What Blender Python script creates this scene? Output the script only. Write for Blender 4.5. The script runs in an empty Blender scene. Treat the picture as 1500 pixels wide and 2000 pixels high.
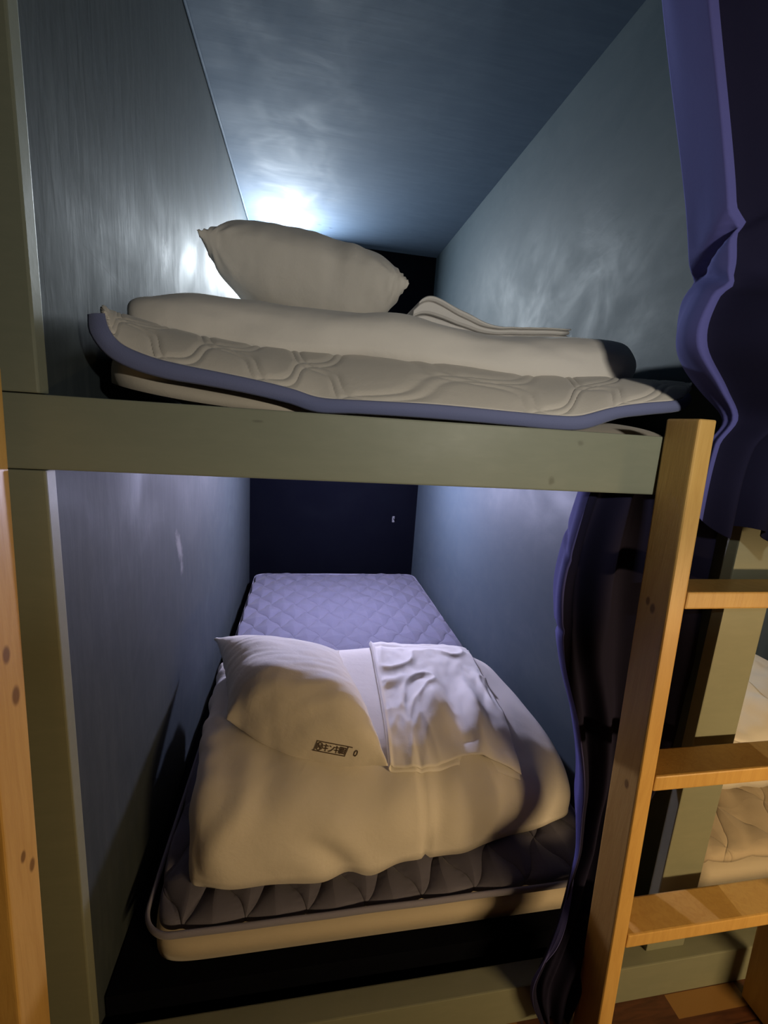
import bpy, bmesh, math, random
from mathutils import Vector, Matrix, noise
from mathutils.bvhtree import BVHTree

random.seed(7)
scene = bpy.context.scene
col = scene.collection
PI = math.pi

# ------------------------------------------------------------------ materials
class NT:
    def __init__(self, name):
        self.m = bpy.data.materials.new(name)
        self.m.use_nodes = True
        self.t = self.m.node_tree
        self.b = self.t.nodes['Principled BSDF']
    def n(self, kind, **kw):
        o = self.t.nodes.new(kind)
        for k, v in kw.items():
            setattr(o, k, v)
        return o
    def link(self, a, b):
        self.t.links.new(a, b)
    def put(self, sock, v):
        if hasattr(v, 'links'):
            self.link(v, sock)
        else:
            sock.default_value = v
    def math(self, op, a, b=None, c=None, clamp=False):
        o = self.n('ShaderNodeMath', operation=op)
        o.use_clamp = clamp
        self.put(o.inputs[0], a)
        if b is not None: self.put(o.inputs[1], b)
        if c is not None: self.put(o.inputs[2], c)
        return o.outputs[0]
    def coords(self, which='Object', scale=(1, 1, 1), loc=(0, 0, 0), rot=(0, 0, 0)):
        tc = self.n('ShaderNodeTexCoord')
        mp = self.n('ShaderNodeMapping')
        mp.inputs['Scale'].default_value = scale
        mp.inputs['Location'].default_value = loc
        mp.inputs['Rotation'].default_value = rot
        self.link(tc.outputs[which], mp.inputs['Vector'])
        return mp.outputs[0]
    def noise(self, vec, scale, detail=4, rough=.55, dist=0):
        o = self.n('ShaderNodeTexNoise')
        o.inputs['Scale'].default_value = scale
        o.inputs['Detail'].default_value = detail
        o.inputs['Roughness'].default_value = rough
        o.inputs['Distortion'].default_value = dist
        self.link(vec, o.inputs['Vector'])
        return o.outputs['Fac']
    def ramp(self, fac, lo, hi, a=0., b=1.):
        o = self.n('ShaderNodeMapRange')
        o.interpolation_type = 'SMOOTHSTEP'
        self.put(o.inputs['Value'], fac)
        o.inputs['From Min'].default_value = lo
        o.inputs['From Max'].default_value = hi
        o.inputs['To Min'].default_value = a
        o.inputs['To Max'].default_value = b
        return o.outputs['Result']
    def mix(self, fac, a, b):
        o = self.n('ShaderNodeMix', data_type='RGBA')
        self.put(o.inputs[0], fac)
        self.put(o.inputs[6], a if hasattr(a, 'links') else (*a, 1))
        self.put(o.inputs[7], b if hasattr(b, 'links') else (*b, 1))
        return o.outputs[2]
    def bump(self, height, strength=.3, dist=.01, prev=None):
        o = self.n('ShaderNodeBump')
        o.inputs['Strength'].default_value = strength
        o.inputs['Distance'].default_value = dist
        self.link(height, o.inputs['Height'])
        if prev is not None: self.link(prev, o.inputs['Normal'])
        return o.outputs['Normal']
    def done(self, color=None, rough=None, normal=None, sheen=None, spec=None):
        if color is not None: self.put(self.b.inputs['Base Color'], color if hasattr(color, 'links') else (*color, 1))
        if rough is not None: self.put(self.b.inputs['Roughness'], rough)
        if normal is not None: self.link(normal, self.b.inputs['Normal'])
        if sheen is not None: self.b.inputs['Sheen Weight'].default_value = sheen
        if spec is not None: self.b.inputs['Specular IOR Level'].default_value = spec
        return self.m


def paint(name, color, light, streak=(1, 1, 1), rough=.42, marks=(), amount=.45, bumpy=.12, spec=.5):
    """hand-painted board: brush streaks, blotches, a few scuffs (world-space ellipses)"""
    t = NT(name)
    v = t.coords('Object', streak)
    s = t.noise(v, 9, 6, .6, .4)
    v2 = t.coords('Object')
    bl = t.noise(v2, 4.5, 5, .6, .6)
    f = t.math('MULTIPLY', t.ramp(s, .35, .75), amount)
    f = t.math('ADD', f, t.math('MULTIPLY', t.ramp(bl, .5, .8), amount * .7), clamp=True)
    c = t.mix(f, color, light)
    for (cx, cy, cz, rx, ry, rz, rot, mcol, op) in marks:
        mp = t.coords('Object')
        sub = t.n('ShaderNodeVectorMath', operation='SUBTRACT')
        t.link(mp, sub.inputs[0]); sub.inputs[1].default_value = (cx, cy, cz)
        rt = t.n('ShaderNodeVectorRotate', rotation_type='X_AXIS')
        t.link(sub.outputs[0], rt.inputs['Vector']); rt.inputs['Angle'].default_value = rot
        dv = t.n('ShaderNodeVectorMath', operation='DIVIDE')
        t.link(rt.outputs[0], dv.inputs[0]); dv.inputs[1].default_value = (rx, ry, rz)
        ln = t.n('ShaderNodeVectorMath', operation='LENGTH')
        t.link(dv.outputs[0], ln.inputs[0])
        nz = t.noise(mp, 55, 4, .7)
        d = t.math('ADD', ln.outputs['Value'], t.math('MULTIPLY', nz, 1.1))
        k = t.ramp(d, .75, 1.5, op, 0.)
        c = t.mix(k, c, mcol)
    nrm = t.bump(s, bumpy, .004)
    nrm = t.bump(t.noise(v2, 60, 3), bumpy * .5, .002, nrm)
    return t.done(c, t.ramp(bl, .3, .8, rough + .1, rough - .06), nrm, spec=spec)


def wood(name, a, b, grain=(6, 6, .6), rough=.5, knots=()):
    t = NT(name)
    v = t.coords('Object', grain)
    g = t.noise(v, 7, 6, .65, 1.2)
    g2 = t.noise(v, 40, 3, .6)
    f = t.math('ADD', t.ramp(g, .35, .7, 0, .7), t.math('MULTIPLY', g2, .3), clamp=True)
    c = t.mix(f, a, b)
    for (cx, cy, cz, r) in knots:
        vec = t.coords('Object')
        sub = t.n('ShaderNodeVectorMath', operation='SUBTRACT')
        t.link(vec, sub.inputs[0]); sub.inputs[1].default_value = (cx, cy, cz)
        dv = t.n('ShaderNodeVectorMath', operation='DIVIDE')
        t.link(sub.outputs[0], dv.inputs[0]); dv.inputs[1].default_value = (r * 4, r, r * 1.7)
        ln = t.n('ShaderNodeVectorMath', operation='LENGTH')
        t.link(dv.outputs[0], ln.inputs[0])
        c = t.mix(t.ramp(ln.outputs['Value'], .5, 1.1, .85, 0.), c, (a[0] * .25, a[1] * .18, a[2] * .15))
    return t.done(c, rough, t.bump(g2, .12, .002))


def fabric(name, color, rough=.9, weave=900, bump=.12, soft=0., sheen=.15, tint=None, quilt=None):
    t = NT(name)
    v = t.coords('Object')
    w = t.noise(v, weave, 2, .5)
    c = color
    if tint is not None:
        c = t.mix(t.ramp(t.noise(v, 6, 4), .35, .7), color, tint)
    nrm = t.bump(w, bump, .001)
    if soft:
        nrm = t.bump(t.noise(v, 26, 4, .55, .3), soft, .006, nrm)
    if quilt:
        au, av, strength, double, depth = quilt
        uv = t.coords('UV')
        sp = t.n('ShaderNodeSeparateXYZ'); t.link(uv, sp.inputs[0])
        un = t.math('DIVIDE', sp.outputs[0], au); vn = t.math('DIVIDE', sp.outputs[1], av)
        hs = []
        for sgn in (1, -1):
            p = t.math('ADD', un, t.math('MULTIPLY', vn, sgn))
            q = t.math('ADD', vn, t.math('MULTIPLY', un, -sgn))
            p = t.math('ADD', p, t.math('MULTIPLY', t.math('SINE', t.math('MULTIPLY', q, 2 * PI)), .05))
            d = t.math('ABSOLUTE', t.math('SUBTRACT', t.math('FRACT', p), .5))
            if double:
                d = t.math('ABSOLUTE', t.math('SUBTRACT', d, double))
            hs.append(d)
        m = t.math('MINIMUM', hs[0], hs[1])
        h = t.math('POWER', t.math('MULTIPLY', m, 2.0, clamp=True), .45)
        nrm = t.bump(h, strength, depth, nrm)
    return t.done(c, rough, nrm, sheen=sheen, spec=.2)


def emission(name, color, strength):
    t = NT(name)
    t.b.inputs['Base Color'].default_value = (*color, 1)
    t.b.inputs['Emission Color'].default_value = (*color, 1)
    t.b.inputs['Emission Strength'].default_value = strength
    return t.m

# ------------------------------------------------------------------ helpers
def link_mesh(name, bm, mat, parent=None, smooth=False):
    bmesh.ops.recalc_face_normals(bm, faces=bm.faces[:])
    me = bpy.data.meshes.new(name)
    bm.to_mesh(me); bm.free()
    o = bpy.data.objects.new(name, me)
    col.objects.link(o)
    if mat is not None: me.materials.append(mat)
    if smooth:
        for p in me.polygons: p.use_smooth = True
    if parent is not None: o.parent = parent
    return o

def tag(o, label, cat, group=None):
    o['label'] = label; o['category'] = cat
    if group: o['group'] = group
    return o

def struct(o):
    o['kind'] = 'structure'
    return o

def empty(name, label, cat, loc=(0, 0, 0), group=None):
    o = bpy.data.objects.new(name, None); col.objects.link(o)
    o.empty_display_size = .05
    o.location = loc
    bpy.context.view_layer.update()
    return tag(o, label, cat, group)

def adopt(o, parent):
    """child meshes are written in world metres; keep them there under an Empty that is not at the origin"""
    o.parent = parent
    o.matrix_parent_inverse = Matrix.Translation(-Vector(parent.location))
    return o

def box_bm(x0, x1, y0, y1, z0, z1, bevel=0., seg=2, bm=None, shear=None):
    nb = bmesh.new()
    bmesh.ops.create_cube(nb, size=1)
    for v in nb.verts:
        v.co = Vector(((x0 + x1) / 2 + v.co.x * (x1 - x0), (y0 + y1) / 2 + v.co.y * (y1 - y0), (z0 + z1) / 2 + v.co.z * (z1 - z0)))
    if bevel:
        bmesh.ops.bevel(nb, geom=nb.edges[:], offset=bevel, segments=seg, affect='EDGES', profile=.6)
    if shear:
        for v in nb.verts: v.co = shear(v.co)
    if bm is None: return nb
    me = bpy.data.meshes.new('t'); nb.to_mesh(me); nb.free(); bm.from_mesh(me); bpy.data.meshes.remove(me)
    return bm

def interp(tab, x):
    """smooth table interpolation, tab = [(x, y), ...] sorted"""
    if x <= tab[0][0]: return tab[0][1]
    if x >= tab[-1][0]: return tab[-1][1]
    for i in range(len(tab) - 1):
        a, b = tab[i], tab[i + 1]
        if a[0] <= x <= b[0]:
            h = b[0] - a[0]; t = (x - a[0]) / h
            p = tab[i - 1] if i else a; q = tab[i + 2] if i + 2 < len(tab) else b
            m0 = (b[1] - p[1]) / max(b[0] - p[0], 1e-6) * h
            m1 = (q[1] - a[1]) / max(q[0] - a[0], 1e-6) * h
            t2, t3 = t * t, t * t * t
            return (2*t3 - 3*t2 + 1) * a[1] + (t3 - 2*t2 + t) * m0 + (-2*t3 + 3*t2) * b[1] + (t3 - t2) * m1

def vpath(pts, t):
    """smooth 3-D path through pts, t in 0..1"""
    n = len(pts) - 1
    s = min(max(t, 0), 1) * n
    i = min(int(s), n - 1); f = s - i
    p0 = Vector(pts[max(i - 1, 0)]); p1 = Vector(pts[i]); p2 = Vector(pts[i + 1]); p3 = Vector(pts[min(i + 2, n)])
    return .5 * ((2 * p1) + (p2 - p0) * f + (2*p0 - 5*p1 + 4*p2 - p3) * f * f + (-p0 + 3*p1 - 3*p2 + p3) * f ** 3)

def grid_bm(P, nu, nv, close_v=False, uvf=None):
    bm = bmesh.new()
    uvl = bm.loops.layers.uv.new('UVMap')
    V = [[bm.verts.new(P(i, j)) for j in range(nv)] for i in range(nu)]
    for i in range(nu - 1):
        for j in range(nv if close_v else nv - 1):
            j2 = (j + 1) % nv
            f = bm.faces.new((V[i][j], V[i + 1][j], V[i + 1][j2], V[i][j2]))
            if uvf:
                for l, (a, b) in zip(f.loops, ((i, j), (i + 1, j), (i + 1, j + 1), (i, j + 1))):
                    l[uvl].uv = uvf(a, b)
            else:
                for l in f.loops: l[uvl].uv = (l.vert.co.x, l.vert.co.y)
    return bm, V

def spow(c, e):
    return math.copysign(abs(c) ** e, c)

def soft_block(foot, z0, H, ef=.55, eb=.35, ez=.55, ex=.3, nu=90, na=60, nb=14, disp=None):
    """stuffed block: foot(u,v)->(x,y) for u,v in -1..1, bottom z0(x,y), height H(x,y).
    ef/eb round the front/back, ex the two ends; disp(co)->offset along the normal."""
    def P(i, j):
        t = -1 + 2 * i / (nu - 1)
        u = .5 * math.sin(t * PI / 2) + .5 * math.sin(math.sin(t * PI / 2) * PI / 2) if 0 < i < nu - 1 else math.copysign(1, t)
        sc = max(1 - abs(u) ** (2 / ex), 0) ** (ex / 2) if 0 < i < nu - 1 else 0.
        if j < na:
            q = -1 + 2 * j / (na - 1)
            q = .5 * math.sin(q * PI / 2) + .5 * math.sin(math.sin(q * PI / 2) * PI / 2) if 0 < j < na - 1 else math.copysign(1, q)
            e = ef if q < 0 else eb
            v = q * (.15 + .85 * sc)
            zn = (max(1 - abs(q) ** (2 / e), 0) ** (ez / 2)) * (sc ** .8)
        else:
            k = (j - na + 1) / (nb + 1)
            v = (1 - 2 * k) * (.15 + .85 * sc); zn = -.02 * sc * math.sin(PI * k)
        x, y = foot(u, v)
        return Vector((x, y, z0(x, y) + H(x, y) * zn))
    bm, V = grid_bm(P, nu, na + nb, close_v=True)
    bm.faces.new([V[0][j] for j in range(na + nb)]); bm.faces.new([V[-1][j] for j in range(na + nb)][::-1])
    bmesh.ops.remove_doubles(bm, verts=bm.verts[:], dist=1e-5)
    bmesh.ops.recalc_face_normals(bm, faces=bm.faces[:])
    if disp:
        bm.normal_update()
        off = [(v, v.normal * disp(v.co)) for v in bm.verts]
        for v, d in off: v.co += d
    return bm

def quad_foot(fl, fr, br, bl, bow=0.):
    fl, fr, br, bl = (Vector(p) for p in (fl, fr, br, bl))
    def f(u, v):
        s, t = (u + 1) / 2, (v + 1) / 2
        p = (fl * (1-s) + fr * s) * (1-t) + (bl * (1-s) + br * s) * t
        return p.x, p.y - bow * (1 - u*u) * (1-t)
    return f

def fold_noise(co, s, seed=0, stretch=(1, 1, 1)):
    """ridged cloth creases"""
    p = Vector((co.x * stretch[0] * s + seed * 3.1, co.y * stretch[1] * s - seed * 1.7, co.z * stretch[2] * s + seed))
    n = noise.noise(p) + .5 * noise.noise(p * 2.1 + Vector((5, 3, 1)))
    return n

def tube_bm(pts, r, seg=8, closed=False, flat=1.):
    n = len(pts)
    P = [Vector(p) for p in pts]
    def ring(i, j):
        a = P[(i - 1) % n] if (closed or i) else P[i]
        b = P[(i + 1) % n] if (closed or i < n - 1) else P[i]
        t = (b - a).normalized()
        up = Vector((0, 0, 1)) if abs(t.z) < .9 else Vector((1, 0, 0))
        s = t.cross(up).normalized(); w = s.cross(t)
        th = 2 * PI * j / seg
        return P[i] + s * math.cos(th) * r * flat + w * math.sin(th) * r
    bm = bmesh.new()
    V = [[bm.verts.new(ring(i, j)) for j in range(seg)] for i in range(n)]
    for i in range(n if closed else n - 1):
        for j in range(seg):
            bm.faces.new((V[i][j], V[(i+1) % n][j], V[(i+1) % n][(j+1) % seg], V[i][(j+1) % seg]))
    if not closed:
        bm.faces.new(V[0]); bm.faces.new(V[-1][::-1])
    return bm

def cushion_point(c, T, pinch, bow, puff=.55, pw=2.4, pf=None, tilt=0.):
    """c = corners front-left, front-right, back-right, back-left; returns f(u,v,side)"""
    fl, fr, br, bl = (Vector(p) for p in c)
    nrm = ((fr - fl).cross(bl - fl)).normalized()
    def f(u, v, side):
        ear = 1 + .035 * (abs(u) * abs(v)) ** 14
        uu = ear * u * (1 - pinch * (1 - v*v) * abs(u))
        vv = ear * v * (1 - pinch * (1 - u*u) * abs(v))
        s, t = (uu + 1) / 2, (vv + 1) / 2
        p = (fl * (1-s) + fr * s) * (1-t) + (bl * (1-s) + br * s) * t
        p += Vector(bow) * (1 - u*u) * max(0, -v) ** 3
        prof = max((1 - abs(u) ** pw) * (1 - abs(v) ** (pf if pf and v < 0 else pw)), 0) ** puff
        prof *= 1 - tilt * min(max((v + .65) / 1.65, 0), 1)
        return p + nrm * (T[0] if side > 0 else -T[1]) * prof
    return f

def cushion(name, f, mat, parent, n=70, disp=None, flat_to=None):
    bm = bmesh.new(); uvl = bm.loops.layers.uv.new('UVMap')
    lay = []
    def rm(k):   # denser near the seams
        t = -1 + 2 * k / (n - 1)
        return math.sin(t * PI / 2) * .55 + t * .45
    for side in (1, -1):
        G = []
        for i in range(n):
            G.append([bm.verts.new(f(rm(i), rm(j), side)) for j in range(n)])
        for i in range(n - 1):
            for j in range(n - 1):
                bm.faces.new((G[i][j], G[i+1][j], G[i+1][j+1], G[i][j+1]) if side > 0 else (G[i][j], G[i][j+1], G[i+1][j+1], G[i+1][j]))
        lay.append(G)
    bmesh.ops.remove_doubles(bm, verts=bm.verts[:], dist=1e-5)
    bm.normal_update()
    if disp:
        off = [(v, v.normal * disp(v.co)) for v in bm.verts]
        for v, d in off: v.co += d
    if flat_to:
        for v in bm.verts:
            z = flat_to(v.co)
            if z is not None and v.co.z < z: v.co.z = z
    return link_mesh(name, bm, mat, parent, smooth=True)

def bvh_of(o):
    me = o.data
    M = o.matrix_world
    return BVHTree.FromPolygons([M @ v.co for v in me.vertices], [p.vertices[:] for p in me.polygons])

def solidify(o, t, offset=-1):
    m = o.modifiers.new('thickness', 'SOLIDIFY'); m.thickness = t; m.offset = offset
    return o

# ------------------------------------------------------------------ palette
EYE = 1.16
m_wall_l = paint('slate wall paint', (.029, .039, .045), (.054, .066, .070), (1, 5, .8), rough=.64, spec=.34,
                 marks=((0, .234, 1.3725, .05, .150, .0022, .155, (.015, .018, .02), .55),
                        (0, .60, .80, .05, .028, .075, -.5, (.30, .30, .33), .5),
                        (0, .62, .735, .05, .02, .03, -.3, (.30, .30, .33), .4),
                        (0, .55, 1.50, .05, .03, .05, .2, (.32, .34, .36), .6),
                        (0, .95, 1.46, .05, .010, .012, .2, (.45, .45, .42), .7),
                        (0, 1.55, 1.42, .05, .02, .03, 0, (.06, .06, .06), .5)))
m_wall_r = paint('grey blue wall paint', (.046, .067, .083), (.066, .086, .099), (1, 1.4, 3), amount=.35, rough=.55, spec=.36,
                 marks=((1.055, .60, 1.43, .05, .012, .016, 0, (.35, .37, .38), .6),
                        (1.055, .78, 1.30, .05, .012, .012, 0, (.30, .32, .34), .5)))
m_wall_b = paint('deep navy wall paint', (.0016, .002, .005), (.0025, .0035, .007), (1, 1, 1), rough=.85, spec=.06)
m_ceil = paint('dark blue ceiling paint', (.046, .076, .125), (.074, .112, .170), (.7, 6, 1), rough=.78, amount=.35, bumpy=.06,
               marks=((.36, 1.93, 2.14, .02, .015, .05, 0, (.02, .03, .05), .6),
                      (.42, 1.95, 2.14, .015, .012, .05, 0, (.02, .03, .05), .6),
                      (.40, 1.65, 2.14, .05, .02, .05, 0, (.04, .06, .09), .4)))
m_frame = paint('sage painted timber', (.190, .205, .150), (.235, .245, .180), (2, 8, 8), rough=.5, amount=.3, bumpy=.05,
                marks=((.26, 0, 1.152, .012, .05, .003, 0, (.08, .08, .06), .5),
                       (.74, 0, 1.15, .008, .05, .006, .4, (.10, .10, .07), .6),
                       (.70, 0, 1.09, .008, .05, .010, .4, (.08, .08, .05), .6)))
m_sage_side = m_frame
m_ladder = wood('pale pine', (.60, .375, .115), (.50, .29, .078), (8, 8, .7), .45,
                knots=((.88, -.045, .897, .006), (.88, -.033, .905, .005), (.88, -.062, .585, .006), (-.02, -.075, .86, .008), (-.02, -.066, .80, .009), (-.02, -.085, .58, .006), (-.02, -.07, .55, .007)))
m_floor = None
m_plank = wood('red brown floor planks', (.115, .045, .020), (.060, .022, .010), (6, .8, 6), .45)
m_plank2 = wood('tan floor plank', (.21, .11, .035), (.16, .08, .025), (6, .8, 6), .45)
m_ply = wood('raw plywood', (.36, .27, .17), (.30, .22, .13), (1.5, 6, 6), .7)
m_white = fabric('white bedding cotton', (.70, .67, .63), weave=700, bump=.15, soft=.25)
m_white2 = fabric('white sheet cotton', (.80, .78, .76), weave=700, bump=.15, soft=.2)
m_pillow = fabric('white pillowcase cotton', (.74, .71, .66), weave=700, bump=.15, soft=.3)
m_upad = fabric('off white quilted cotton', (.60, .56, .50), weave=500, bump=.25, soft=.2)
m_lpad = fabric('slate blue quilted cotton', (.125, .125, .18), weave=500, bump=.25, soft=.2, quilt=(.118, .172, .9, 0, .010))
m_npad = fabric('beige quilted cotton', (.50, .42, .32), weave=500, bump=.25, soft=.2, quilt=(.15, .2, .8, 0, .01))
m_bind = fabric('blue grey binding tape', (.150, .170, .31), weave=600, bump=.3)
m_bind2 = fabric('slate binding tape', (.23, .23, .32), weave=600, bump=.3)
m_foam = fabric('cream mattress ticking', (.52, .46, .37), weave=500, bump=.2, soft=.15)
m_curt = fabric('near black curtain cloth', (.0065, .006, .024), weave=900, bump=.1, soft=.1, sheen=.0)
m_curt_lit = fabric('indigo curtain cloth lit edge', (.082, .084, .27), weave=900, bump=.1, soft=.1, sheen=.0)  # lamp-lit tone of the same cloth, painted on its leading edge
m_plastic = NT('white plastic').done((.7, .7, .7), .4)
m_grey = NT('grey plastic').done((.16, .16, .17), .5)
m_ink = NT('dark stamp ink').done((.085, .06, .045), .9)

# ------------------------------------------------------------------ room shell
W, L, TOP = 1.055, 2.16, 2.1385
struct(link_mesh('wall_left', box_bm(-.085, -.002, .024, L, 0, TOP), m_wall_l))
struct(link_mesh('wall_right', box_bm(W, 1.162, .062, L, 0, TOP), m_wall_r))
struct(link_mesh('wall_far', box_bm(2.215, 2.30, .024, L, 0, TOP), m_wall_l))
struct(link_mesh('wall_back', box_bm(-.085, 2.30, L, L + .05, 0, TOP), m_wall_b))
struct(link_mesh('ceiling', box_bm(-1.2, 2.30, -1.6, L + .05, TOP, TOP + .04), m_ceil))
# thin caulk bead where the left wall meets the ceiling
bm = bmesh.new()
pts = [(.004, .05 + .03 * k, TOP - .004 + .0015 * noise.noise(Vector((k * .31, 2, 0)))) for k in range(70)]
struct(link_mesh('trim_1', tube_bm(pts, .005, 6), m_ceil, smooth=True))

# floor: planks with random tone in the shader, running across the corridor
t = NT('red brown plank floor')
sp = t.n('ShaderNodeSeparateXYZ'); t.link(t.coords('Object', rot=(0, 0, .0)), sp.inputs[0])
row = t.math('FLOOR', t.math('DIVIDE', sp.outputs[1], .085))
xs = t.math('ADD', t.math('DIVIDE', sp.outputs[0], .23), t.math('MULTIPLY', row, .37))
cell = t.math('FLOOR', xs)
wn = t.n('ShaderNodeTexWhiteNoise', noise_dimensions='2D')
cb = t.n('ShaderNodeCombineXYZ'); t.link(row, cb.inputs[0]); t.link(cell, cb.inputs[1]); t.link(cb.outputs[0], wn.inputs['Vector'])
gr = t.noise(t.coords('Object', (2, 14, 4)), 8, 5, .6, .5)
c = t.mix(t.ramp(gr, .3, .7), (.10, .036, .016), (.055, .020, .010))
c = t.mix(t.ramp(wn.outputs['Value'], .72, .80), c, (.20, .10, .03))
gap = t.math('MINIMUM', t.math('ABSOLUTE', t.math('SUBTRACT', t.math('FRACT', t.math('DIVIDE', sp.outputs[1], .085)), .5)),
             t.math('SUBTRACT', 1, t.math('ABSOLUTE', t.math('SUBTRACT', t.math('FRACT', xs), .5))))
def inside(sock, a, b):
    return t.math('MULTIPLY', t.math('GREATER_THAN', sock, a), t.math('LESS_THAN', sock, b))
c = t.mix(t.math('MULTIPLY', inside(sp.outputs[0], 1.115, 1.29), inside(sp.outputs[1], -.062, -.0225)), c, (.24, .13, .04))  # patch of light on the planks, painted in as a tan block
edge = t.ramp(t.math('ABSOLUTE', t.math('SUBTRACT', t.math('FRACT', t.math('DIVIDE', sp.outputs[1], .085)), .5)), .47, .5)
c = t.mix(edge, c, (.015, .006, .004))
m_floor = t.done(c, .4, t.bump(gr, .15, .002))
struct(link_mesh('floor', box_bm(-1.2, 2.30, -1.6, L + .05, -.04, 0), m_floor))

# ------------------------------------------------------------------ bunk frame (one built-in timber frame)
fr = empty('bunk_frame', 'sage green painted timber bunk frame holding both beds, with rail, posts and floor sill', 'bunk bed', (.5, 0, 0))
def fpart(name, bm, mat=m_frame):
    return adopt(link_mesh(name, bm, mat), fr)
B = .0025
fpart('rail', box_bm(-.60, 2.2, 0, .030, 1.0745, 1.168, B))
for x0, x1 in ((-.098, 0), (1.070, 1.163)):
    fpart('post', box_bm(x0, x1, 0, .0235, .093, 1.0735, B))
    fpart('post', box_bm(x0, x1, 0, .0235, 1.169, TOP - .001, B))
fpart('sill', box_bm(-.60, 2.2, -.022, .020, 0, .093, B))
fpart('upper_platform', box_bm(.0, 1.053, .031, L - .002, 1.090, 1.110, .001), m_ply)
fpart('upper_platform', box_bm(1.164, 2.213, .031, L - .002, 1.090, 1.110, .001), m_ply)
fpart('lower_platform', box_bm(.001, 1.053, .045, L - .002, .002, .1235, .001), m_wall_b)  # near-black solid box: shade under the bed put in as colour
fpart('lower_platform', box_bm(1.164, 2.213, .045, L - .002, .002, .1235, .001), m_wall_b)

# ------------------------------------------------------------------ ladders
LEAN = .0385 / 1.03
def lean(co):
    return Vector((co.x, co.y - (1.19 - co.z) * LEAN, co.z))
def make_ladder(x0, label, dy=0.):
    r = empty('ladder', label, 'ladder', (x0 + .215, -.07 + dy, 0), 'pine ladders leaning on the bunk rail')
    sh = lambda co: lean(co) + Vector((0, dy, 0))
    for xa in (x0, x0 + .403):
        adopt(link_mesh('stile', box_bm(xa, xa + .030, -.0635, -.0015, .002, 1.196, .004, 3, shear=sh), m_ladder), r)
    for z in (.2735, .5885, .9075):
        adopt(link_mesh('tread', box_bm(x0 + .0303, x0 + .4027, -.063, -.002, z, z + .0285, .003, 2, shear=lambda c, zz=z: c + Vector((0, dy - (1.19 - zz) * LEAN, 0))), m_ladder), r)
    return r
make_ladder(.880, 'pale pine ladder leaning on the rail in front of the right bunk post')
make_ladder(-.453, 'orange lit pine ladder stile at the left edge of the photo beside the left post', dy=-.03)

# ------------------------------------------------------------------ upper bed
foam_z0 = [(-0.0007, 1.2205), (0.0060, 1.2046), (0.0479, 1.1899), (0.1400, 1.1753), (0.2341, 1.1678), (0.3179, 1.1635), (0.4901, 1.1440), (0.9722, 1.1218)]
foam_z1 = [(0.0007, 1.2423), (0.0096, 1.2619), (0.0296, 1.2745), (0.0617, 1.2670), (0.1072, 1.2369), (0.1762, 1.2201), (0.2487, 1.2114), (0.3404, 1.1898), (0.4869, 1.1844), (0.6632, 1.1840), (0.9546, 1.2032)]
def lie(z, y):
    # the lifted left corner settles flat on the platform further back
    k = min(max((y - .35) / .9, 0), 1); k = k * k * (3 - 2 * k)
    return k
upf = lambda x, y: interp(foam_z0, x) * (1 - lie(0, y)) + 1.113 * lie(0, y)
upt = lambda x, y: interp(foam_z1, x) * (1 - lie(0, y)) + 1.180 * lie(0, y)
mat_u = link_mesh('mattress', soft_block(quad_foot((.009, .092), (1.035, .075), (1.035, 2.06), (.02, 2.06)), upf, lambda x, y: upt(x, y) - upf(x, y),
                 .45, .3, .5, .14, 130, 70), m_foam, smooth=True)
tag(mat_u, 'thin cream foam mattress of the upper bunk, its left corner curling up', 'mattress')

# quilted pad with blue binding; station points across the front
out_px = [(0.0223, 0.1000, 1.2809), (0.0294, 0.0860, 1.2559), (0.0499, 0.0800, 1.2298), (0.0790, 0.0760, 1.2146), (0.1233, 0.0730, 1.2040), (0.1788, 0.0710, 1.1984), (0.2360, 0.0690, 1.1918), (0.2950, 0.0670, 1.1821), (0.3405, 0.0640, 1.1717), (0.4023, 0.0620, 1.1736), (0.5232, 0.0600, 1.1739), (0.6509, 0.0560, 1.1718), (0.7175, 0.0540, 1.1702), (0.7725, 0.0540, 1.1736), (0.8335, 0.0580, 1.1943), (0.8917, 0.0600, 1.2050), (0.9554, 0.0660, 1.2154), (0.9869, 0.0800, 1.2311)]
in_px = [(0.0416, 0.1000, 1.2835), (0.0522, 0.0850, 1.2620), (0.0706, 0.0790, 1.2424), (0.1099, 0.0750, 1.2282), (0.1513, 0.0720, 1.2210), (0.2003, 0.0700, 1.2149), (0.2577, 0.0680, 1.2072), (0.3021, 0.0660, 1.1995), (0.3437, 0.0630, 1.1899), (0.4011, 0.0600, 1.1902), (0.5207, 0.0570, 1.1924), (0.6471, 0.0530, 1.1900), (0.7174, 0.0510, 1.1891), (0.7628, 0.0510, 1.1921), (0.8229, 0.0540, 1.2094), (0.8812, 0.0570, 1.2203), (0.9473, 0.0630, 1.2303), (0.9806, 0.0800, 1.2447)]
top_px = [(0.0220, 0.1600, 1.2955), (0.0246, 0.1800, 1.2985), (0.0392, 0.2000, 1.3002), (0.0930, 0.2150, 1.2917), (0.1417, 0.2150, 1.2849), (0.1918, 0.2150, 1.2796), (0.2518, 0.2150, 1.2792), (0.3001, 0.2150, 1.2793), (0.3494, 0.2150, 1.2811), (0.4138, 0.2150, 1.2834), (0.5571, 0.2100, 1.2818), (0.7095, 0.2050, 1.2709), (0.7948, 0.2050, 1.2731), (0.8497, 0.2050, 1.2746), (0.9229, 0.2050, 1.2766), (0.9866, 0.2050, 1.2777), (1.0541, 0.2000, 1.2756), (1.0842, 0.1950, 1.2715)]
NU, NV = 420, 110
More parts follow.
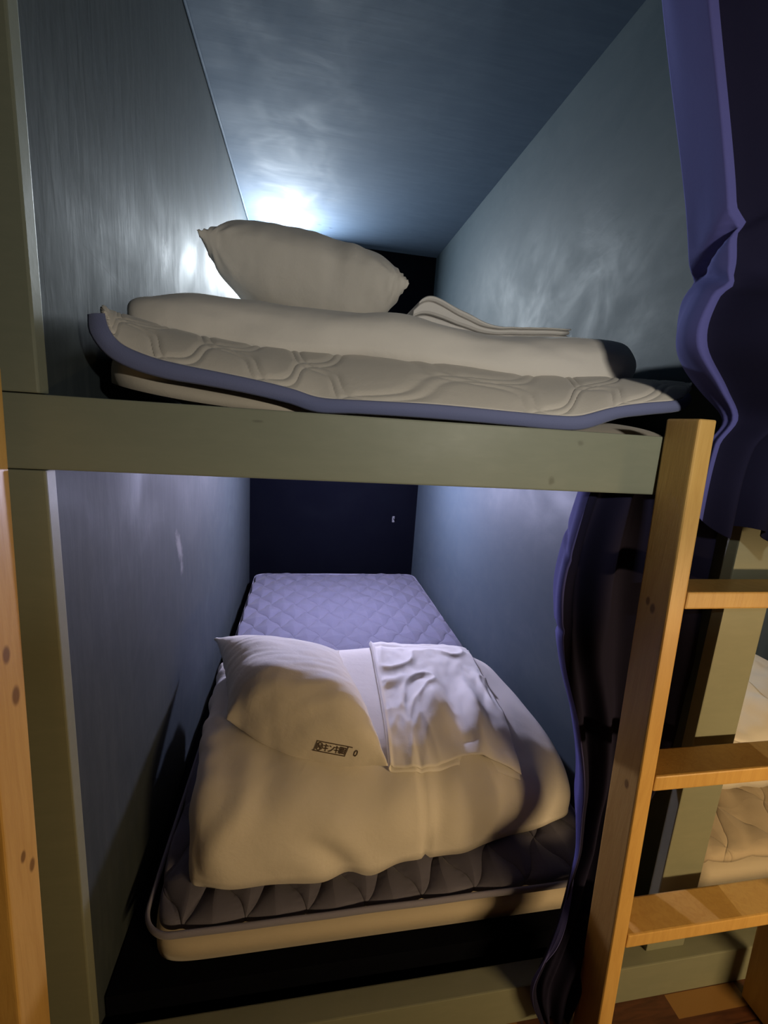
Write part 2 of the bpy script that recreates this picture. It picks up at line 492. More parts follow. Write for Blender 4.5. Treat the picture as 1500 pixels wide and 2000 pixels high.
def pad_pt(i, j):
    t = i / (NU - 1); s = j / (NV - 1)
    a, b, c = vpath(in_px, t), vpath(top_px, t), None
    if s < .62:
        k = s / .62
        mid = (a + b) / 2 + Vector((0, -.026, .016 + .008 * math.sin(t * 9)))
        # quadratic arc with a bulge
        p = a * (1 - k) ** 2 + mid * 2 * k * (1 - k) + b * k * k
        return p
    k = (s - .62) / .38
    y = b.y + (2.04 - b.y) * k
    flat = 1.205
    kk = min(k * 2.2, 1); kk = kk * kk * (3 - 2 * kk)
    xb = .03 + (1.02 - .03) * t
    return Vector((b.x * (1 - kk) + xb * kk, y, (b.z + .012 * math.sin(min(k * 8, 1) * PI / 2)) * (1 - kk) + flat * kk))
ulen = 1.02
def pad_uv(i, j):
    return (i / (NU - 1) * ulen + .02, (j / (NV - 1)) / .62 * .17 if j / (NV - 1) < .62 else .17 + (j / (NV - 1) - .62) / .38 * 1.85)
bm, VV = grid_bm(pad_pt, NU, NV, uvf=pad_uv)
bmesh.ops.recalc_face_normals(bm, faces=bm.faces[:]); bm.normal_update()
def quilt_line(u, v):
    # two crossing families of wavy double stitch lines, puffed in between
    a, best = .165, 1.
    for sg in (1, -1):
        q = (u - sg * v * .95) / a
        w = (u + sg * v * .95) / a
        q += .10 * math.sin(2 * PI * w) + .08
        d = abs((q % 1) - .5)
        best = min(best, abs(d - .075))
    return best
sgn = -1 if sum(VV[NU // 2][10].normal[k] * (0, 1, 0)[k] for k in range(3)) > 0 else 1
off = []
for i_ in range(NU):
    for j_ in range(NV):
        v_ = VV[i_][j_]; uu, vv = pad_uv(i_, j_)
        d = quilt_line(uu, vv)
        off.append((v_, v_.normal * sgn * (.0034 * min(d / .10, 1) ** .6 - .003 + .0016 * noise.noise(Vector((uu * 15, vv * 15, 0))))))
for v_, d in off: v_.co += d
pad_u = link_mesh('mattress_pad', bm, m_upad, smooth=True)
solidify(pad_u, .006, 0)
tag(pad_u, 'off white quilted mattress pad with blue binding on the upper bunk', 'mattress pad')
def bind_pt(i, j):
    t = i / 259
    a, b = vpath(out_px, t), vpath(in_px, t)
    k = j / 7
    p = a * (1 - k) + b * k
    p.y -= .004 + .004 * math.sin(k * PI)
    return p
bm, _ = grid_bm(bind_pt, 260, 8)
b_u = link_mesh('binding', bm, m_bind, pad_u, smooth=True)
b_u['label'] = 'blue grey binding tape'
solidify(b_u, .007, 0)

# folded duvet on the upper bunk
du_top = [(0.0030, 1.3302), (0.0084, 1.3367), (0.0240, 1.3486), (0.0755, 1.3644), (0.1366, 1.3754), (0.1990, 1.3788), (0.2819, 1.3744), (0.3777, 1.3719), (0.4570, 1.3746), (0.5182, 1.3762), (0.5926, 1.3665), (0.6913, 1.3605), (0.7926, 1.3663), (0.9088, 1.3785), (0.9689, 1.3832), (0.9994, 1.3662)]
du_bot = [(0.0185, 1.3145), (0.0860, 1.2914), (0.1878, 1.2788), (0.2858, 1.2772), (0.4167, 1.2834), (0.5659, 1.2815), (0.6719, 1.2712), (0.7817, 1.2712), (0.9810, 1.2789)]
def du_z0(x, y): return interp(du_bot, x) - .012
def du_h(x, y): return max(interp(du_top, x) - du_z0(x, y), .02)
XL, XR = du_bot[0][0], du_bot[-1][0]
def du_disp(co):
    f = fold_noise(co, 7, 1, (1, 1, 2.2)) * .006 + fold_noise(co, 17, 2, (.7, 1, 1.6)) * .0022
    # long soft creases across the front
    f -= .005 * math.exp(-((co.z - (1.335 - .20 * (co.x - .1))) / .008) ** 2) * (1 if .5 < co.x < .8 else .25)
    return f
duv_u = link_mesh('duvet', soft_block(quad_foot((XL, .185), (XR, .175), (XR, .92), (XL, .92)), du_z0, du_h, .55, .4, .50, .16, 170, 80, disp=du_disp), m_white, smooth=True)
tag(duv_u, 'white folded duvet lying across the quilted pad of the upper bunk', 'duvet')

# pillow on the upper duvet, tipped so its underside faces the room
fU = cushion_point(((0.1130, 0.3700, 1.5006), (0.5187, 0.3500, 1.4490), (0.5604, 0.7200, 1.5439), (0.1473, 0.7600, 1.5872)), (.060, .135), .06, (0, 0, .0), .46, 3.4)
ear_pts = ((Vector((0.1279, 0.3800, 1.4897)), .07), (Vector((0.5022, 0.3600, 1.4499)), .08))
def pil_disp(co):
    d = fold_noise(co, 9, 4, (1, 1, 1)) * .005
    d += .0015 * noise.noise(Vector((co.x * 45, co.y * 8, co.z * 30)))
    for k, (c, r) in enumerate(ear_pts):
        q = (co - c).length
        d += .0022 * math.exp(-(q / r) ** 2) * math.sin(26 * math.atan2(co.z - c.z, co.x - c.x) * .5 + k)
    d -= .010 * math.exp(-((co.x - .375) / .022) ** 2) * math.exp(-((co.z - 1.50) / .045) ** 2)
    return d
duvU_bvh = bvh_of(duv_u)
def over(bvh, gap=.002):
    def g(co):
        h = bvh.ray_cast(Vector((co.x, co.y, 3)), Vector((0, 0, -1)))
        return h[0].z + gap if h[0] is not None else None
    return g
pil_u = cushion('pillow', fU, m_pillow, None, 80, pil_disp, over(duvU_bvh))
tag(pil_u, 'white pillow tipped up on the upper duvet, glowing wall behind it', 'pillow')

# folded sheet beside it: a stack of layers, doubled up at its left end
su_top = [(0.5392, 1.4020), (0.5489, 1.4115), (0.5638, 1.4300), (0.5794, 1.4390), (0.5982, 1.4389), (0.6351, 1.4268), (0.6853, 1.4093), (0.7366, 1.3935), (0.7870, 1.3939), (0.8635, 1.4002), (0.9264, 1.4029)]
su_mid = [(0.5394, 1.3988), (0.5491, 1.4094), (0.5643, 1.4237), (0.5802, 1.4296), (0.5993, 1.4274), (0.6363, 1.4141), (0.6867, 1.3963), (0.7374, 1.3869), (0.7875, 1.3906), (0.8640, 1.3969), (0.9267, 1.4006)]
def su_base(x): return interp(du_top, x) + .001
bm = bmesh.new()
xs_ = [su_top[0][0] + (su_top[-1][0] - su_top[0][0]) * k / 80 for k in range(81)]
def layer(fa, fb, y0, y1, xa, xb):
    rows = []
    for x in xs_:
        if x < xa or x > xb: continue
        a, b = fa(x), fb(x)
        b = max(b, a + .003)
        h = (b - a) / 2; r = min(h, .006)
        ring = []
        for (yy, zz) in ((y0 + r, a), (y0, a + r * .6), (y0, b - r * .6), (y0 + r, b), ((y0 + y1) / 2, b), (y1, b), (y1, a), ((y0 + y1) / 2, a)):
            ring.append(bm.verts.new((x, yy + .004 * noise.noise(Vector((x * 18, zz * 30, 3))), zz + .0012 * noise.noise(Vector((x * 30, yy * 9, 1))))))
        rows.append(ring)
    for p_, q_ in zip(rows, rows[1:]):
        for k in range(8):
            bm.faces.new((p_[k], q_[k], q_[(k+1) % 8], p_[(k+1) % 8]))
    bm.faces.new(rows[0]); bm.faces.new(rows[-1][::-1])
T_ = lambda x: interp(su_top, x)
M_ = lambda x: interp(su_mid, x)
layer(su_base, lambda x: su_base(x) + (M_(x) - su_base(x)) * .55, .395, .66, xs_[0], xs_[-1])
layer(lambda x: su_base(x) + (M_(x) - su_base(x)) * .60, M_, .388, .655, xs_[2], xs_[-1])
layer(lambda x: M_(x) + .001, T_, .382, .65, xs_[4], xs_[-1])
sh_u = link_mesh('folded_sheet', bm, m_white2, smooth=False)
tag(sh_u, 'cream folded sheet beside the tipped pillow on the upper duvet', 'sheet')

# ------------------------------------------------------------------ lower bed
mat_l = link_mesh('mattress', soft_block(quad_foot((.052, .082), (1.04, .082), (1.04, 2.07), (.052, 2.07)), lambda x, y: .1245, lambda x, y: .066,
                  .25, .25, .35, .10, 90, 50), m_foam, smooth=True)
tag(mat_l, 'thin cream foam mattress at the bottom of the lower bed under the slate pad', 'mattress')
def quilt_disp(co):
    u, v = co.x / .118, co.y / .172
    d = min(abs((u + v) % 1 - .5), abs((u - v) % 1 - .5))
    return (min(d * 2.2, 1) ** .6) * .009 - .006 + .003 * noise.noise(Vector((co.x * 12, co.y * 12, 3)))
pad_l = link_mesh('mattress_pad', soft_block(quad_foot((.058, .088), (1.036, .088), (1.030, 2.06), (.055, 2.06)), lambda x, y: .187, lambda x, y: .038 + .006 * math.sin(x * 9),
                  .22, .22, .45, .09, 200, 300, disp=quilt_disp), m_lpad, smooth=True)
for p in pad_l.data.polygons: pass
tag(pad_l, 'slate blue quilted mattress pad on the lower bed under the duvet', 'mattress pad')
def outline(x0, x1, y0, y1, r, z, n=16):
    P = []
    for (cx, cy, a0) in ((x1 - r, y0 + r, -PI/2), (x1 - r, y1 - r, 0), (x0 + r, y1 - r, PI/2), (x0 + r, y0 + r, PI)):
        for k in range(n): 
            a = a0 + PI/2 * k / (n - 1)
            P.append((cx + r * math.cos(a), cy + r * math.sin(a), z))
    Q = []
    for i in range(len(P)):
        a, b = Vector(P[i]), Vector(P[(i+1) % len(P)])
        m = max(1, int((b - a).length / .04))
        for k in range(m): 
            q = a.lerp(b, k / m); q.z += .002 * noise.noise(q * 9); Q.append(q)
    return Q
b_l = link_mesh('binding', tube_bm(outline(.047, 1.042, .078, 2.068, .06, .197), .008, 8, True, .55), m_bind2, pad_l, smooth=True)
b_l['label'] = 'lighter slate binding tape'

# folded duvet of the lower bed
dl_foot = quad_foot((.115, .128), (1.020, .20), (.985, .790), (.070, .760), bow=.028)
dl_Htab = [(.05, .195), (.15, .205), (.35, .215), (.55, .215), (.75, .205), (.88, .185), (.95, .155), (1.03, .12)]
def dl_H(x, y): return interp(dl_Htab, x) + .012 * noise.noise(Vector((x * 4, y * 4, 0)))
def dl_disp(co):
    f = fold_noise(co, 5, 6, (1, .7, 1.3)) * .009
    # diagonal drag lines fanning down the front
    k = max(0, 1 - (co.y - .1) / .3)
    f += k * .010 * math.sin(26 * (co.x + .55 * (co.z - .2)) + 5 * noise.noise(co * 6)) * (.4 + .6 * abs(noise.noise(co * 5)))
    f -= k * .009 * math.exp(-((co.x - .60 + .06 * (co.z - .4)) / .006) ** 2)
    # rumpled left side
    kl = max(0, 1 - (co.x - .07) / .12)
    f += kl * .013 * noise.noise(Vector((co.x * 10, co.y * 22, co.z * 14)))
    return f
duv_l = link_mesh('duvet', soft_block(dl_foot, lambda x, y: .229, dl_H, .72, .35, .62, .15, 190, 110, disp=dl_disp), m_white, smooth=True)
tag(duv_l, 'bulky white folded duvet filling the front of the lower bed', 'duvet')
dl_bvh = bvh_of(duv_l)

# pillow with a stamped front end
cFL, cFR, cBR, cBL = (0.1673, 0.3269, 0.4700), (0.5128, 0.1835, 0.4450), (0.4403, 0.6171, 0.4700), (0.0800, 0.6669, 0.4900)
fL = cushion_point((cFL, cFR, cBR, cBL), (.135, .05), .05, (-.012, -.030, -.015), .5, 3.0, 7.0, .50)
def pil_disp2(co):
    d = fold_noise(co, 8, 9, (1, 1, 1)) * .004
    d += .002 * noise.noise(Vector((co.x * 14, co.y * 50, co.z * 20)))
    return d
pil_l = cushion('pillow', fL, m_pillow, None, 90, pil_disp2, over(dl_bvh, .001))
tag(pil_l, 'white pillow with stamped front end lying on the lower duvet', 'pillow')

# laundry stamp, drawn as pen strokes on the front end of the pillow
def arc(cx, cy, rx, ry, a0=0, a1=2 * PI, n=18):
    return [(cx + rx * math.cos(a0 + (a1 - a0) * k / n), cy + ry * math.sin(a0 + (a1 - a0) * k / n)) for k in range(n + 1)]
strokes = [[(-.15, 0), (4.55, 0)], [(0, 1.25), (5.15, 1.25)], [(.05, 0), (.05, 1.25)], [(4.5, 0), (4.55, 1.25)],
           arc(.62, .62, .44, .48), [(.42, .32), (.42, .92), (.82, .32), (.82, .92)],
           [(1.2, .82), (1.85, .88)], [(1.15, .48), (1.9, .55)], [(1.45, 1.08), (1.62, .15)],
           [(2.05, .95), (2.25, .80)], [(2.05, .2), (2.4, .35), (2.75, .9)],
           [(2.85, .82), (3.35, .88)], [(2.8, .48), (3.4, .55)], [(3.02, 1.08), (3.18, .15)],
           [(3.5, 1.02), (3.9, 1.02)], [(3.52, .2), (3.52, 1.0)], [(3.62, .8), (3.9, .8)], [(3.62, .6), (3.9, .6)], [(3.55, .4), (3.92, .4)], [(3.72, 1.0), (3.72, .15)], [(3.9, .2), (3.9, 1.02)],
           [(4.0, 1.0), (4.38, 1.0)], [(4.05, .2), (4.05, 1.0)], [(4.35, .2), (4.35, 1.0)], [(4.05, .75), (4.35, .75)], [(4.05, .5), (4.35, .5)], [(3.98, .28), (4.42, .28)],
           arc(5.85, .62, .20, .36)]
pil_bvh = bvh_of(pil_l)
S0, SX, SY = (0.3640, 0.1800, 0.4883), (0.4285, 0.1800, 0.4698), (0.3695, 0.2000, 0.4961)
ex = (Vector(SX) - Vector(S0)) / 4.5; ey = (Vector(SY) - Vector(S0)) / 1.25
view = Vector((.06, -.80, .60)).normalized()
bm = bmesh.new()
def on_pillow(x, y, lift=.0012):
    p = Vector(S0) + ex * x + ey * y
    h = pil_bvh.ray_cast(p + view * .5, -view)
    if h[0] is None: return p
    n = h[1] if h[1].dot(view) > 0 else -h[1]
    return h[0] + n * lift
for st in strokes:
    fine = []
    for a, b in zip(st, st[1:]):
        m = max(1, int(math.hypot(b[0]-a[0], b[1]-a[1]) / .12))
        fine += [(a[0] + (b[0]-a[0]) * k / m, a[1] + (b[1]-a[1]) * k / m) for k in range(m)]
    fine.append(st[-1])
    w = .055
    prev = None
    for i, q in enumerate(fine):
        a, b = fine[max(i-1, 0)], fine[min(i+1, len(fine)-1)]
        dx, dy = b[0]-a[0], b[1]-a[1]; l = math.hypot(dx, dy) or 1
        pr = (bm.verts.new(on_pillow(q[0] - dy/l*w, q[1] + dx/l*w)), bm.verts.new(on_pillow(q[0] + dy/l*w, q[1] - dx/l*w)))
        if prev: bm.faces.new((prev[0], prev[1], pr[1], pr[0]))
        prev = pr
stamp = link_mesh('laundry_stamp', bm, m_ink, pil_l)
stamp['label'] = 'small black boxed laundry stamp'

# folded sheet on the lower duvet: folded in half with the fold on its left
sTL, sTR, sBR, sBL = (0.5531, 0.7082, 0.4350), (0.8943, 0.7315, 0.4250), (0.8450, 0.2052, 0.3850), (0.5280, 0.2009, 0.4000)
def sheet_wr(u, v):
    p = Vector((u * 3.2, v * 3.2, 2.3))
    n = noise.noise(p + Vector((noise.noise(p * .8), noise.noise(p * .8 + Vector((9, 0, 0))), 0)) * 1.3)
    r = (1 - abs(n) * 2.2)
    big = max(r, 0) ** 2 * .016 * min(1, (1 - v) * 3) * min(1, v * 1.2 + .15)
    front = .030 * math.exp(-((u - .42) / .13) ** 2) * math.exp(-((v - .30) / .20) ** 2)
    front += .026 * math.exp(-((u - .72 - .10 * v) / .07) ** 2) * math.exp(-((v - .22) / .22) ** 2)
    front -= .008 * math.exp(-((u - .57) / .05) ** 2) * math.exp(-((v - .30) / .2) ** 2)
    pleat = .004 * math.sin(v * 95 + 4 * u) * max(0, (v - .84) / .16)
    hem = .016 * max(0, 1 - v / .07) * (math.exp(-((u - .62) / .10) ** 2) + .7 * math.exp(-((u - .86) / .12) ** 2))
    return big + front * 1.3 + pleat + hem * 1.4 + .0025 * noise.noise(Vector((u * 14, v * 14, 0)))
def sheet_xy(u, v):
    a = Vector(sBL) * (1-u) + Vector(sBR) * u; b = Vector(sTL) * (1-u) + Vector(sTR) * u
    return a * (1-v) + b * v
NS = 110
def sheet_pt(i, j):
    v = j / 99
    # i runs right->left on the bottom layer, round the fold, left->right on the top layer
    s = i / (NS * 2 - 1)
    if s < .48: u = 1 - s / .48 * .985; lay = .003; k = 0.
    elif s > .52: u = .0 + (s - .52) / .48; lay = .014; k = 1.
    else:
        th = (s - .48) / .04 * PI
        u = .015 - .018 * math.sin(th); lay = .0085 - .0055 * math.cos(th); k = (s - .48) / .04
    p = sheet_xy(u, v)
    h = dl_bvh.ray_cast(Vector((p.x, p.y, 2)), Vector((0, 0, -1)))
    z = h[0].z if h[0] is not None else p.z
    edge = min(1, u / .06)
    ridge = .010 * math.exp(-(u / .018) ** 2) * (k if k else .2)
    vv = v
    return Vector((p.x, p.y - (.012 * math.sin(u * 7) * (1 - v) ** 4), z + lay + k * edge * sheet_wr(u, v) + ridge))
bm, _ = grid_bm(sheet_pt, NS * 2, 100)
sh_l = link_mesh('folded_sheet', bm, m_white2, smooth=True)
solidify(sh_l, .0028, 0)
tag(sh_l, 'rumpled white folded sheet beside the stamped pillow on the lower duvet', 'sheet')

# ------------------------------------------------------------------ curtains
def curtain(name, edge, right, y_of, amp_of, nf, z_hi, z_lo, label, hem=None, seed=0, phase=0., nu=240, nv=170, extra=None, back=None, strip=.16, fold=-.9, lit_edge=lambda s, z: s < .16):
    """hanging cloth: a side strip comes forward from inside the cell, then folds run to the right"""
    def P(i, j):
        s = i / (nu - 1); t = j / (nv - 1)
        zb = z_lo if hem is None else hem(s)
        zc = z_lo + .06
        z = z_hi + (zc - z_hi) * t / .85 if t < .85 else zc + (zb - zc) * (t - .85) / .15
        xl = interp(edge, -z); xr = interp(right, -z)
        yb, dx = back(z)
        if s < strip:
            k = s / strip; q = k * k * (3 - 2 * k)
            x = xl - dx * math.sin(k * PI / 2) + .004 * noise.noise(Vector((k * 2, z * 5, seed)))
            y = yb + (y_of(z, strip) - yb) * k + .008 * math.sin(k * PI) * noise.noise(Vector((k, z * 4, seed + 8)))
            q = 0.
        else:
            q = (s - strip) / (1 - strip)
            ph = 2 * PI * nf * (q ** .9) + .9 * noise.noise(Vector((q * 3, z * 1.1, seed))) * (1 - math.exp(-q * 9))
            a = amp_of(z, s) * min(1, q / .12)
            x0 = xl - dx
            x = x0 + (xr - x0) * q + .35 * a * math.sin(ph * .5 + 1) * min(1, q / .2)
            y = y_of(z, s) + a * (math.cos(ph) - 1) * fold + .006 * noise.noise(Vector((q * 9, z * 6, seed + 3))) * min(1, q * 9)
        if extra:
            ex_, ey_ = extra(s, z); x += ex_; y += ey_
        return Vector((x, y, z))
    bm, _ = grid_bm(P, nu, nv)
    bm.faces.ensure_lookup_table()
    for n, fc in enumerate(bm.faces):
        fc.material_index = 1 if lit_edge((n // (nv - 1)) / (nu - 1), fc.calc_center_median().z) else 0  # painted light: lit tone on the edge strip, shaded tone elsewhere
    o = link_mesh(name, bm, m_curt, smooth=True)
    o.data.materials.append(m_curt_lit)
    solidify(o, .0018, 0)
    return tag(o, label, 'curtain')
def ease(a, b, z):
    k = min(max((z - a) / (b - a), 0), 1)
    return k * k * (3 - 2 * k)
up_edge = [(-2.12, .665), (-1.746, .780), (-1.509, .873), (-1.43, .897), (-1.399, .904), (-1.37, .896), (-1.32, .902), (-1.24, .934), (-1.20, .955), (-1.16, .932), (-1.0, .930)]
def up_back(z):
    k = ease(1.175, 1.30, z)
    return .028 * k - .035 * (1 - k), (.008 + .030 * math.exp(-((z - 1.30) / .06) ** 2)) * k + .004
def up_y(z, s):
    return -.050
def up_amp(z, s):
    pin = math.exp(-((z - 1.415 + .10 * s) / .03) ** 2)
    return (.026 + .012 * math.exp(-((z - 1.28) / .09) ** 2)) * (1 - .8 * pin)
def up_extra(s, z):
    # gathered knot: sharp slanted tucks with billows underneath
    tuck = math.exp(-((z - 1.435 - .30 * (s - .1)) / .010) ** 2) * math.exp(-((s - .12) / .13) ** 2)
    tuck2 = math.exp(-((z - 1.395 + .22 * (s - .1)) / .010) ** 2) * math.exp(-((s - .14) / .10) ** 2)
    bil = math.exp(-((z - 1.30) / .080) ** 2) * math.exp(-((s - .25) / .05) ** 2)
    bil2 = math.exp(-((z - 1.31) / .060) ** 2) * math.exp(-((s - .07) / .07) ** 2)
    return (.018 * tuck + .014 * tuck2 - .012 * bil2, -.045 * bil)
def up_hem(s):
    return 1.06 - .055 * min(1, s * 1.6) + .014 * math.sin(s * 21) + .01 * noise.noise(Vector((s * 9, 0, 4)))
cu = curtain('curtain', up_edge, [(-2.12, 1.46), (-1.42, 1.40), (-1.26, 1.272), (-1.20, 1.262), (-1.0, 1.260)], up_y, up_amp, 5, TOP - .012, 1.0, 'long indigo curtain bunched up at the right of the upper bunk', hem=up_hem, seed=1, extra=up_extra, back=up_back, fold=.7, lit_edge=lambda s, z: s < .175)

lo_edge = [(-1.09, .842), (-1.05, .830), (-.915, .812), (-.85, .815), (-.74, .838), (-.60, .890), (-.43, .930), (-.34, .915), (-.28, .870), (-.16, .785), (-.10, .785), (-.03, .815)]
lo_right = [(-1.07, 1.066), (-.5, 1.066), (-.3, .98), (-.16, .90), (-.03, .868)]
def lo_back(z):
    k = ease(.20, .42, z)
    return .125 * k - .045 * (1 - k), .018 * k + .004
def lo_y(z, s):
    k = ease(.14, .42, z)
    q = max(0, (s - .16) / .84)
    return (.060 - .022 * q) * k - .052 * (1 - k)
def lo_amp(z, s):
    return .015 - .006 * (1 - ease(.15, .4, z))
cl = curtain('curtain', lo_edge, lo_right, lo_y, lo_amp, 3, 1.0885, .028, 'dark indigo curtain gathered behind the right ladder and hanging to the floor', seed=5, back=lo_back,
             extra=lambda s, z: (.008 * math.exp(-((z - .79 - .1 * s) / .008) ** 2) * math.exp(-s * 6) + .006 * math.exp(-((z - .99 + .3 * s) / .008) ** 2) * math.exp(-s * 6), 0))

# ------------------------------------------------------------------ lamps and small fittings
def lamp_mesh(name, label, loc, size, e_mat, axis):
    r = empty(name, label, 'lamp', loc)
    x, y, z = loc; sx, sy, sz = size
    adopt(link_mesh('housing', box_bm(x - sx/2, x + sx/2, y - sy/2, y + sy/2, z - sz/2, z + sz/2, .004), m_plastic), r)
    if axis == 'y':
        d = box_bm(x - sx/2 + .008, x + sx/2 - .008, y - sy/2 - .004, y - sy/2 + .001, z - sz/2 + .006, z + sz/2 - .006, .001)
    else:
        d = box_bm(x - sx/2 + .006, x + sx/2 - .006, y - sy/2 + .008, y + sy/2 - .008, z - sz/2 - .004, z - sz/2 + .001, .001)
    adopt(link_mesh('diffuser', d, e_mat), r)
    return r
def area(name, loc, rot, sx, sy, power, color, spread=PI):
    l = bpy.data.lights.new(name, 'AREA'); l.shape = 'RECTANGLE'; l.size = sx; l.size_y = sy
    l.energy = power; l.color = color; l.spread = spread
    o = bpy.data.objects.new(name, l); col.objects.link(o)
    o.location = loc; o.rotation_euler = rot
    return o
COOL = (.82, .92, 1.0)
VIOL = (.66, .66, 1.0)
WARM = (1.0, .62, .26)
lamp_mesh('reading_lamp', 'small white reading lamp on the back wall hidden behind the upper pillow', (.19, L - .022, 1.935), (.15, .04, .05), emission('cool lamp glow', COOL, 3), 'y')
area('reading_lamp_light', (.19, L - .05, 1.935), (PI/2, 0, PI), .13, .04, 26.0, COOL)
bl = empty('bulb_lamp', 'violet white bulb hanging under the upper platform above the lower bed', 'lamp', (.56, 1.42, 1.0895))
adopt(link_mesh('socket', tube_bm([(.56, 1.42, 1.0893), (.56, 1.42, 1.06), (.56, 1.42, .985), (.56, 1.42, .975)], .017, 20), m_plastic, smooth=True), bl)
bm = bmesh.new(); bmesh.ops.create_uvsphere(bm, u_segments=24, v_segments=16, radius=.030)
for v in bm.verts: v.co = Vector((.56 + v.co.x, 1.42 + v.co.y, .947 + v.co.z))
adopt(link_mesh('bulb', bm, emission('violet lamp glow', VIOL, 1450), smooth=True), bl)
# neighbour's lamp that throws pale patches on the ladder treads
nl = empty('bulb_lamp', 'white bulb hanging over the neighbouring lower bed right of the green post', 'lamp', (1.30, 1.35, 1.0895))
adopt(link_mesh('socket', tube_bm([(1.30, 1.35, 1.0893), (1.30, 1.35, 1.075), (1.30, 1.35, 1.037), (1.30, 1.35, 1.030)], .017, 20), m_plastic, smooth=True), nl)
bm = bmesh.new(); bmesh.ops.create_uvsphere(bm, u_segments=24, v_segments=16, radius=.030)
for v in bm.verts: v.co = Vector((1.30 + v.co.x, 1.35 + v.co.y, 1.002 + v.co.z))
adopt(link_mesh('bulb', bm, emission('white lamp glow', (1, .97, .88), 700), smooth=True), nl)
# small hook on the lower back wall
hk = empty('wall_hook', 'tiny pale hook on the dark back wall above the lower bed', 'hook', (.905, L, .545))
adopt(link_mesh('plate', box_bm(.897, .913, L - .005, L - .0005, .53, .57, .0015), m_grey), hk)
adopt(link_mesh('peg', tube_bm([(.905, L - .004, .556), (.905, L - .022, .552), (.905, L - .030, .560), (.905, L - .031, .570)], .0035, 8), m_grey, smooth=True), hk)

# ------------------------------------------------------------------ neighbouring lower bed (seen past the ladder)
nx = 1.115
nm = link_mesh('mattress', soft_block(quad_foot((nx + .055, .085), (nx + 1.04, .085), (nx + 1.04, 2.07), (nx + .055, 2.07)), lambda x, y: .1245, lambda x, y: .066, .25, .25, .35, .10, 60, 40), m_foam, smooth=True)
tag(nm, 'thin cream foam mattress of the neighbouring bed right of the green post', 'mattress')
npd = link_mesh('mattress_pad', soft_block(quad_foot((nx + .057, .088), (nx + 1.036, .088), (nx + 1.03, 2.06), (nx + .057, 2.06)), lambda x, y: .187, lambda x, y: .045, .3, .22, .5, .10, 120, 120, disp=quilt_disp), m_npad, smooth=True)
tag(npd, 'beige quilted mattress pad on the neighbouring bed beyond the right ladder', 'mattress pad')
nd = link_mesh('duvet', soft_block(quad_foot((nx + .10, .24), (nx + .98, .24), (nx + .96, .85), (nx + .08, .85)), lambda x, y: .234, lambda x, y: .17 + .02 * noise.noise(Vector((x * 5, y * 5, 8))), .7, .4, .6, .25, 110, 70,
               disp=lambda co: fold_noise(co, 9, 12) * .013 + fold_noise(co, 20, 13) * .004), m_white, smooth=True)
tag(nd, 'crumpled cream duvet on the neighbouring bed beyond the right ladder', 'duvet')
n_bvh = bvh_of(nd)
def nsheet(i, j):
    u, v = i / 59, j / 59
    x, y = nx + .17 + .42 * u + .08 * v, .30 + .42 * v - .06 * u
    h = n_bvh.ray_cast(Vector((x, y, 2)), Vector((0, 0, -1)))
    z = (h[0].z if h[0] is not None else .3) + .012 + .018 * max(0, noise.noise(Vector((u * 3, v * 3, 5)))) 
    return Vector((x, y, z))
bm, _ = grid_bm(nsheet, 60, 60)
ns = link_mesh('folded_sheet', bm, m_white2, smooth=True); solidify(ns, .008, 0)
tag(ns, 'pale folded sheet on the duvet of the neighbouring bed', 'sheet')

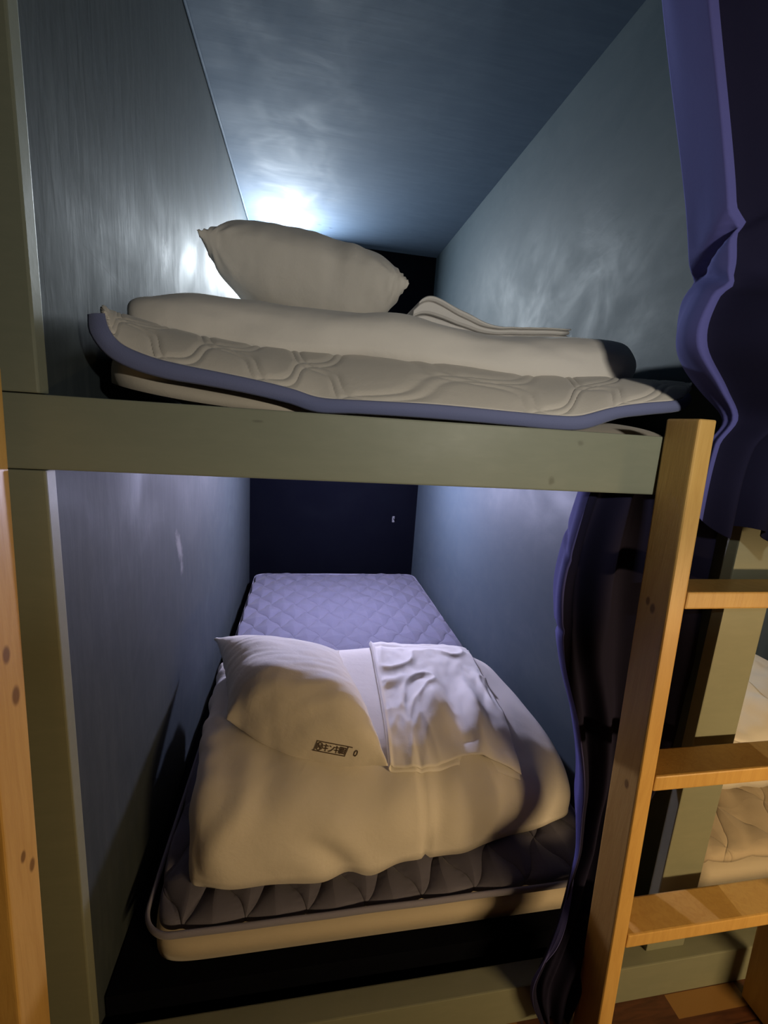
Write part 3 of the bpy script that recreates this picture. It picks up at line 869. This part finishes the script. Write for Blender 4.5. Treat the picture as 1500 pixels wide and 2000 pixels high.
# ------------------------------------------------------------------ corridor light
# unseen warm lamp with an added plate cutting its light, plus neutral fill
hl = empty('warm_lamp_cutoff', 'low warm lamp behind the viewer with an added light cutting plate', 'lamp', (1.68, -1.15, .70))
adopt(link_mesh('cutoff_plate', box_bm(1.24, 1.905, -1.24, -.88, .798, .806, .002), m_frame), hl)  # added plate, cuts the warm light off the ladder top
adopt(link_mesh('back_plate', box_bm(1.28, 1.90, -1.32, -1.312, .66, .806, .002), m_frame), hl)
area('corridor_lamp_light', (1.62, -1.17, .735), (PI/2, 0, math.radians(24)), .60, .06, 16.0, (1.0, .67, .32))
# added unseen bunk behind the viewer: its platform blocks the fill light below
ob = empty('bunk_frame', 'added unseen bunk behind the viewer whose platform cuts the fill light', 'bunk bed', (.7, -1.2, 0))
adopt(link_mesh('upper_platform', box_bm(-.40, 1.90, -1.59, -.72, 1.235, 1.255, .002), m_ply), ob)
adopt(link_mesh('post', box_bm(-.49, -.41, -.80, -.725, .001, TOP - .001, .002), m_frame), ob)
adopt(link_mesh('post', box_bm(1.91, 1.99, -.80, -.725, .001, TOP - .001, .002), m_frame), ob)
area('neutral_fill_light', (.77, -.80, 1.288), (math.radians(90), 0, 0), .06, .03, 4.4, (1.0, .93, .80))  # neutral fill added for the rail and upper bedding, no lamp modelled

w = bpy.data.worlds.new('night'); scene.world = w; w.use_nodes = True
w.node_tree.nodes['Background'].inputs[0].default_value = (.10, .14, .25, 1)
w.node_tree.nodes['Background'].inputs[1].default_value = .004

# ------------------------------------------------------------------ camera
yaw, pitch, roll, fpx = .18298, .196332, .065777, 867.535
cd = bpy.data.cameras.new('camera'); cam = bpy.data.objects.new('camera', cd); col.objects.link(cam)
cyw, syw, cp, spt = math.cos(yaw), math.sin(yaw), math.cos(pitch), math.sin(pitch)
f = Vector((syw * cp, cyw * cp, -spt)); r = Vector((cyw, -syw, 0)); u = r.cross(f)
r2 = r * math.cos(roll) + u * math.sin(roll); u2 = -r * math.sin(roll) + u * math.cos(roll)
cam.matrix_world = Matrix(((r2.x, u2.x, -f.x, .3242), (r2.y, u2.y, -f.y, -.62853), (r2.z, u2.z, -f.z, EYE), (0, 0, 0, 1)))
cd.sensor_fit = 'VERTICAL'; cd.sensor_height = 36; cd.lens = fpx / 2000 * 36
cd.clip_start = .02
scene.camera = cam
scene.view_settings.view_transform = 'Standard'
scene.view_settings.look = 'None'
scene.view_settings.exposure = 0
scene.view_settings.gamma = 1
scene.view_settings.use_curve_mapping = False
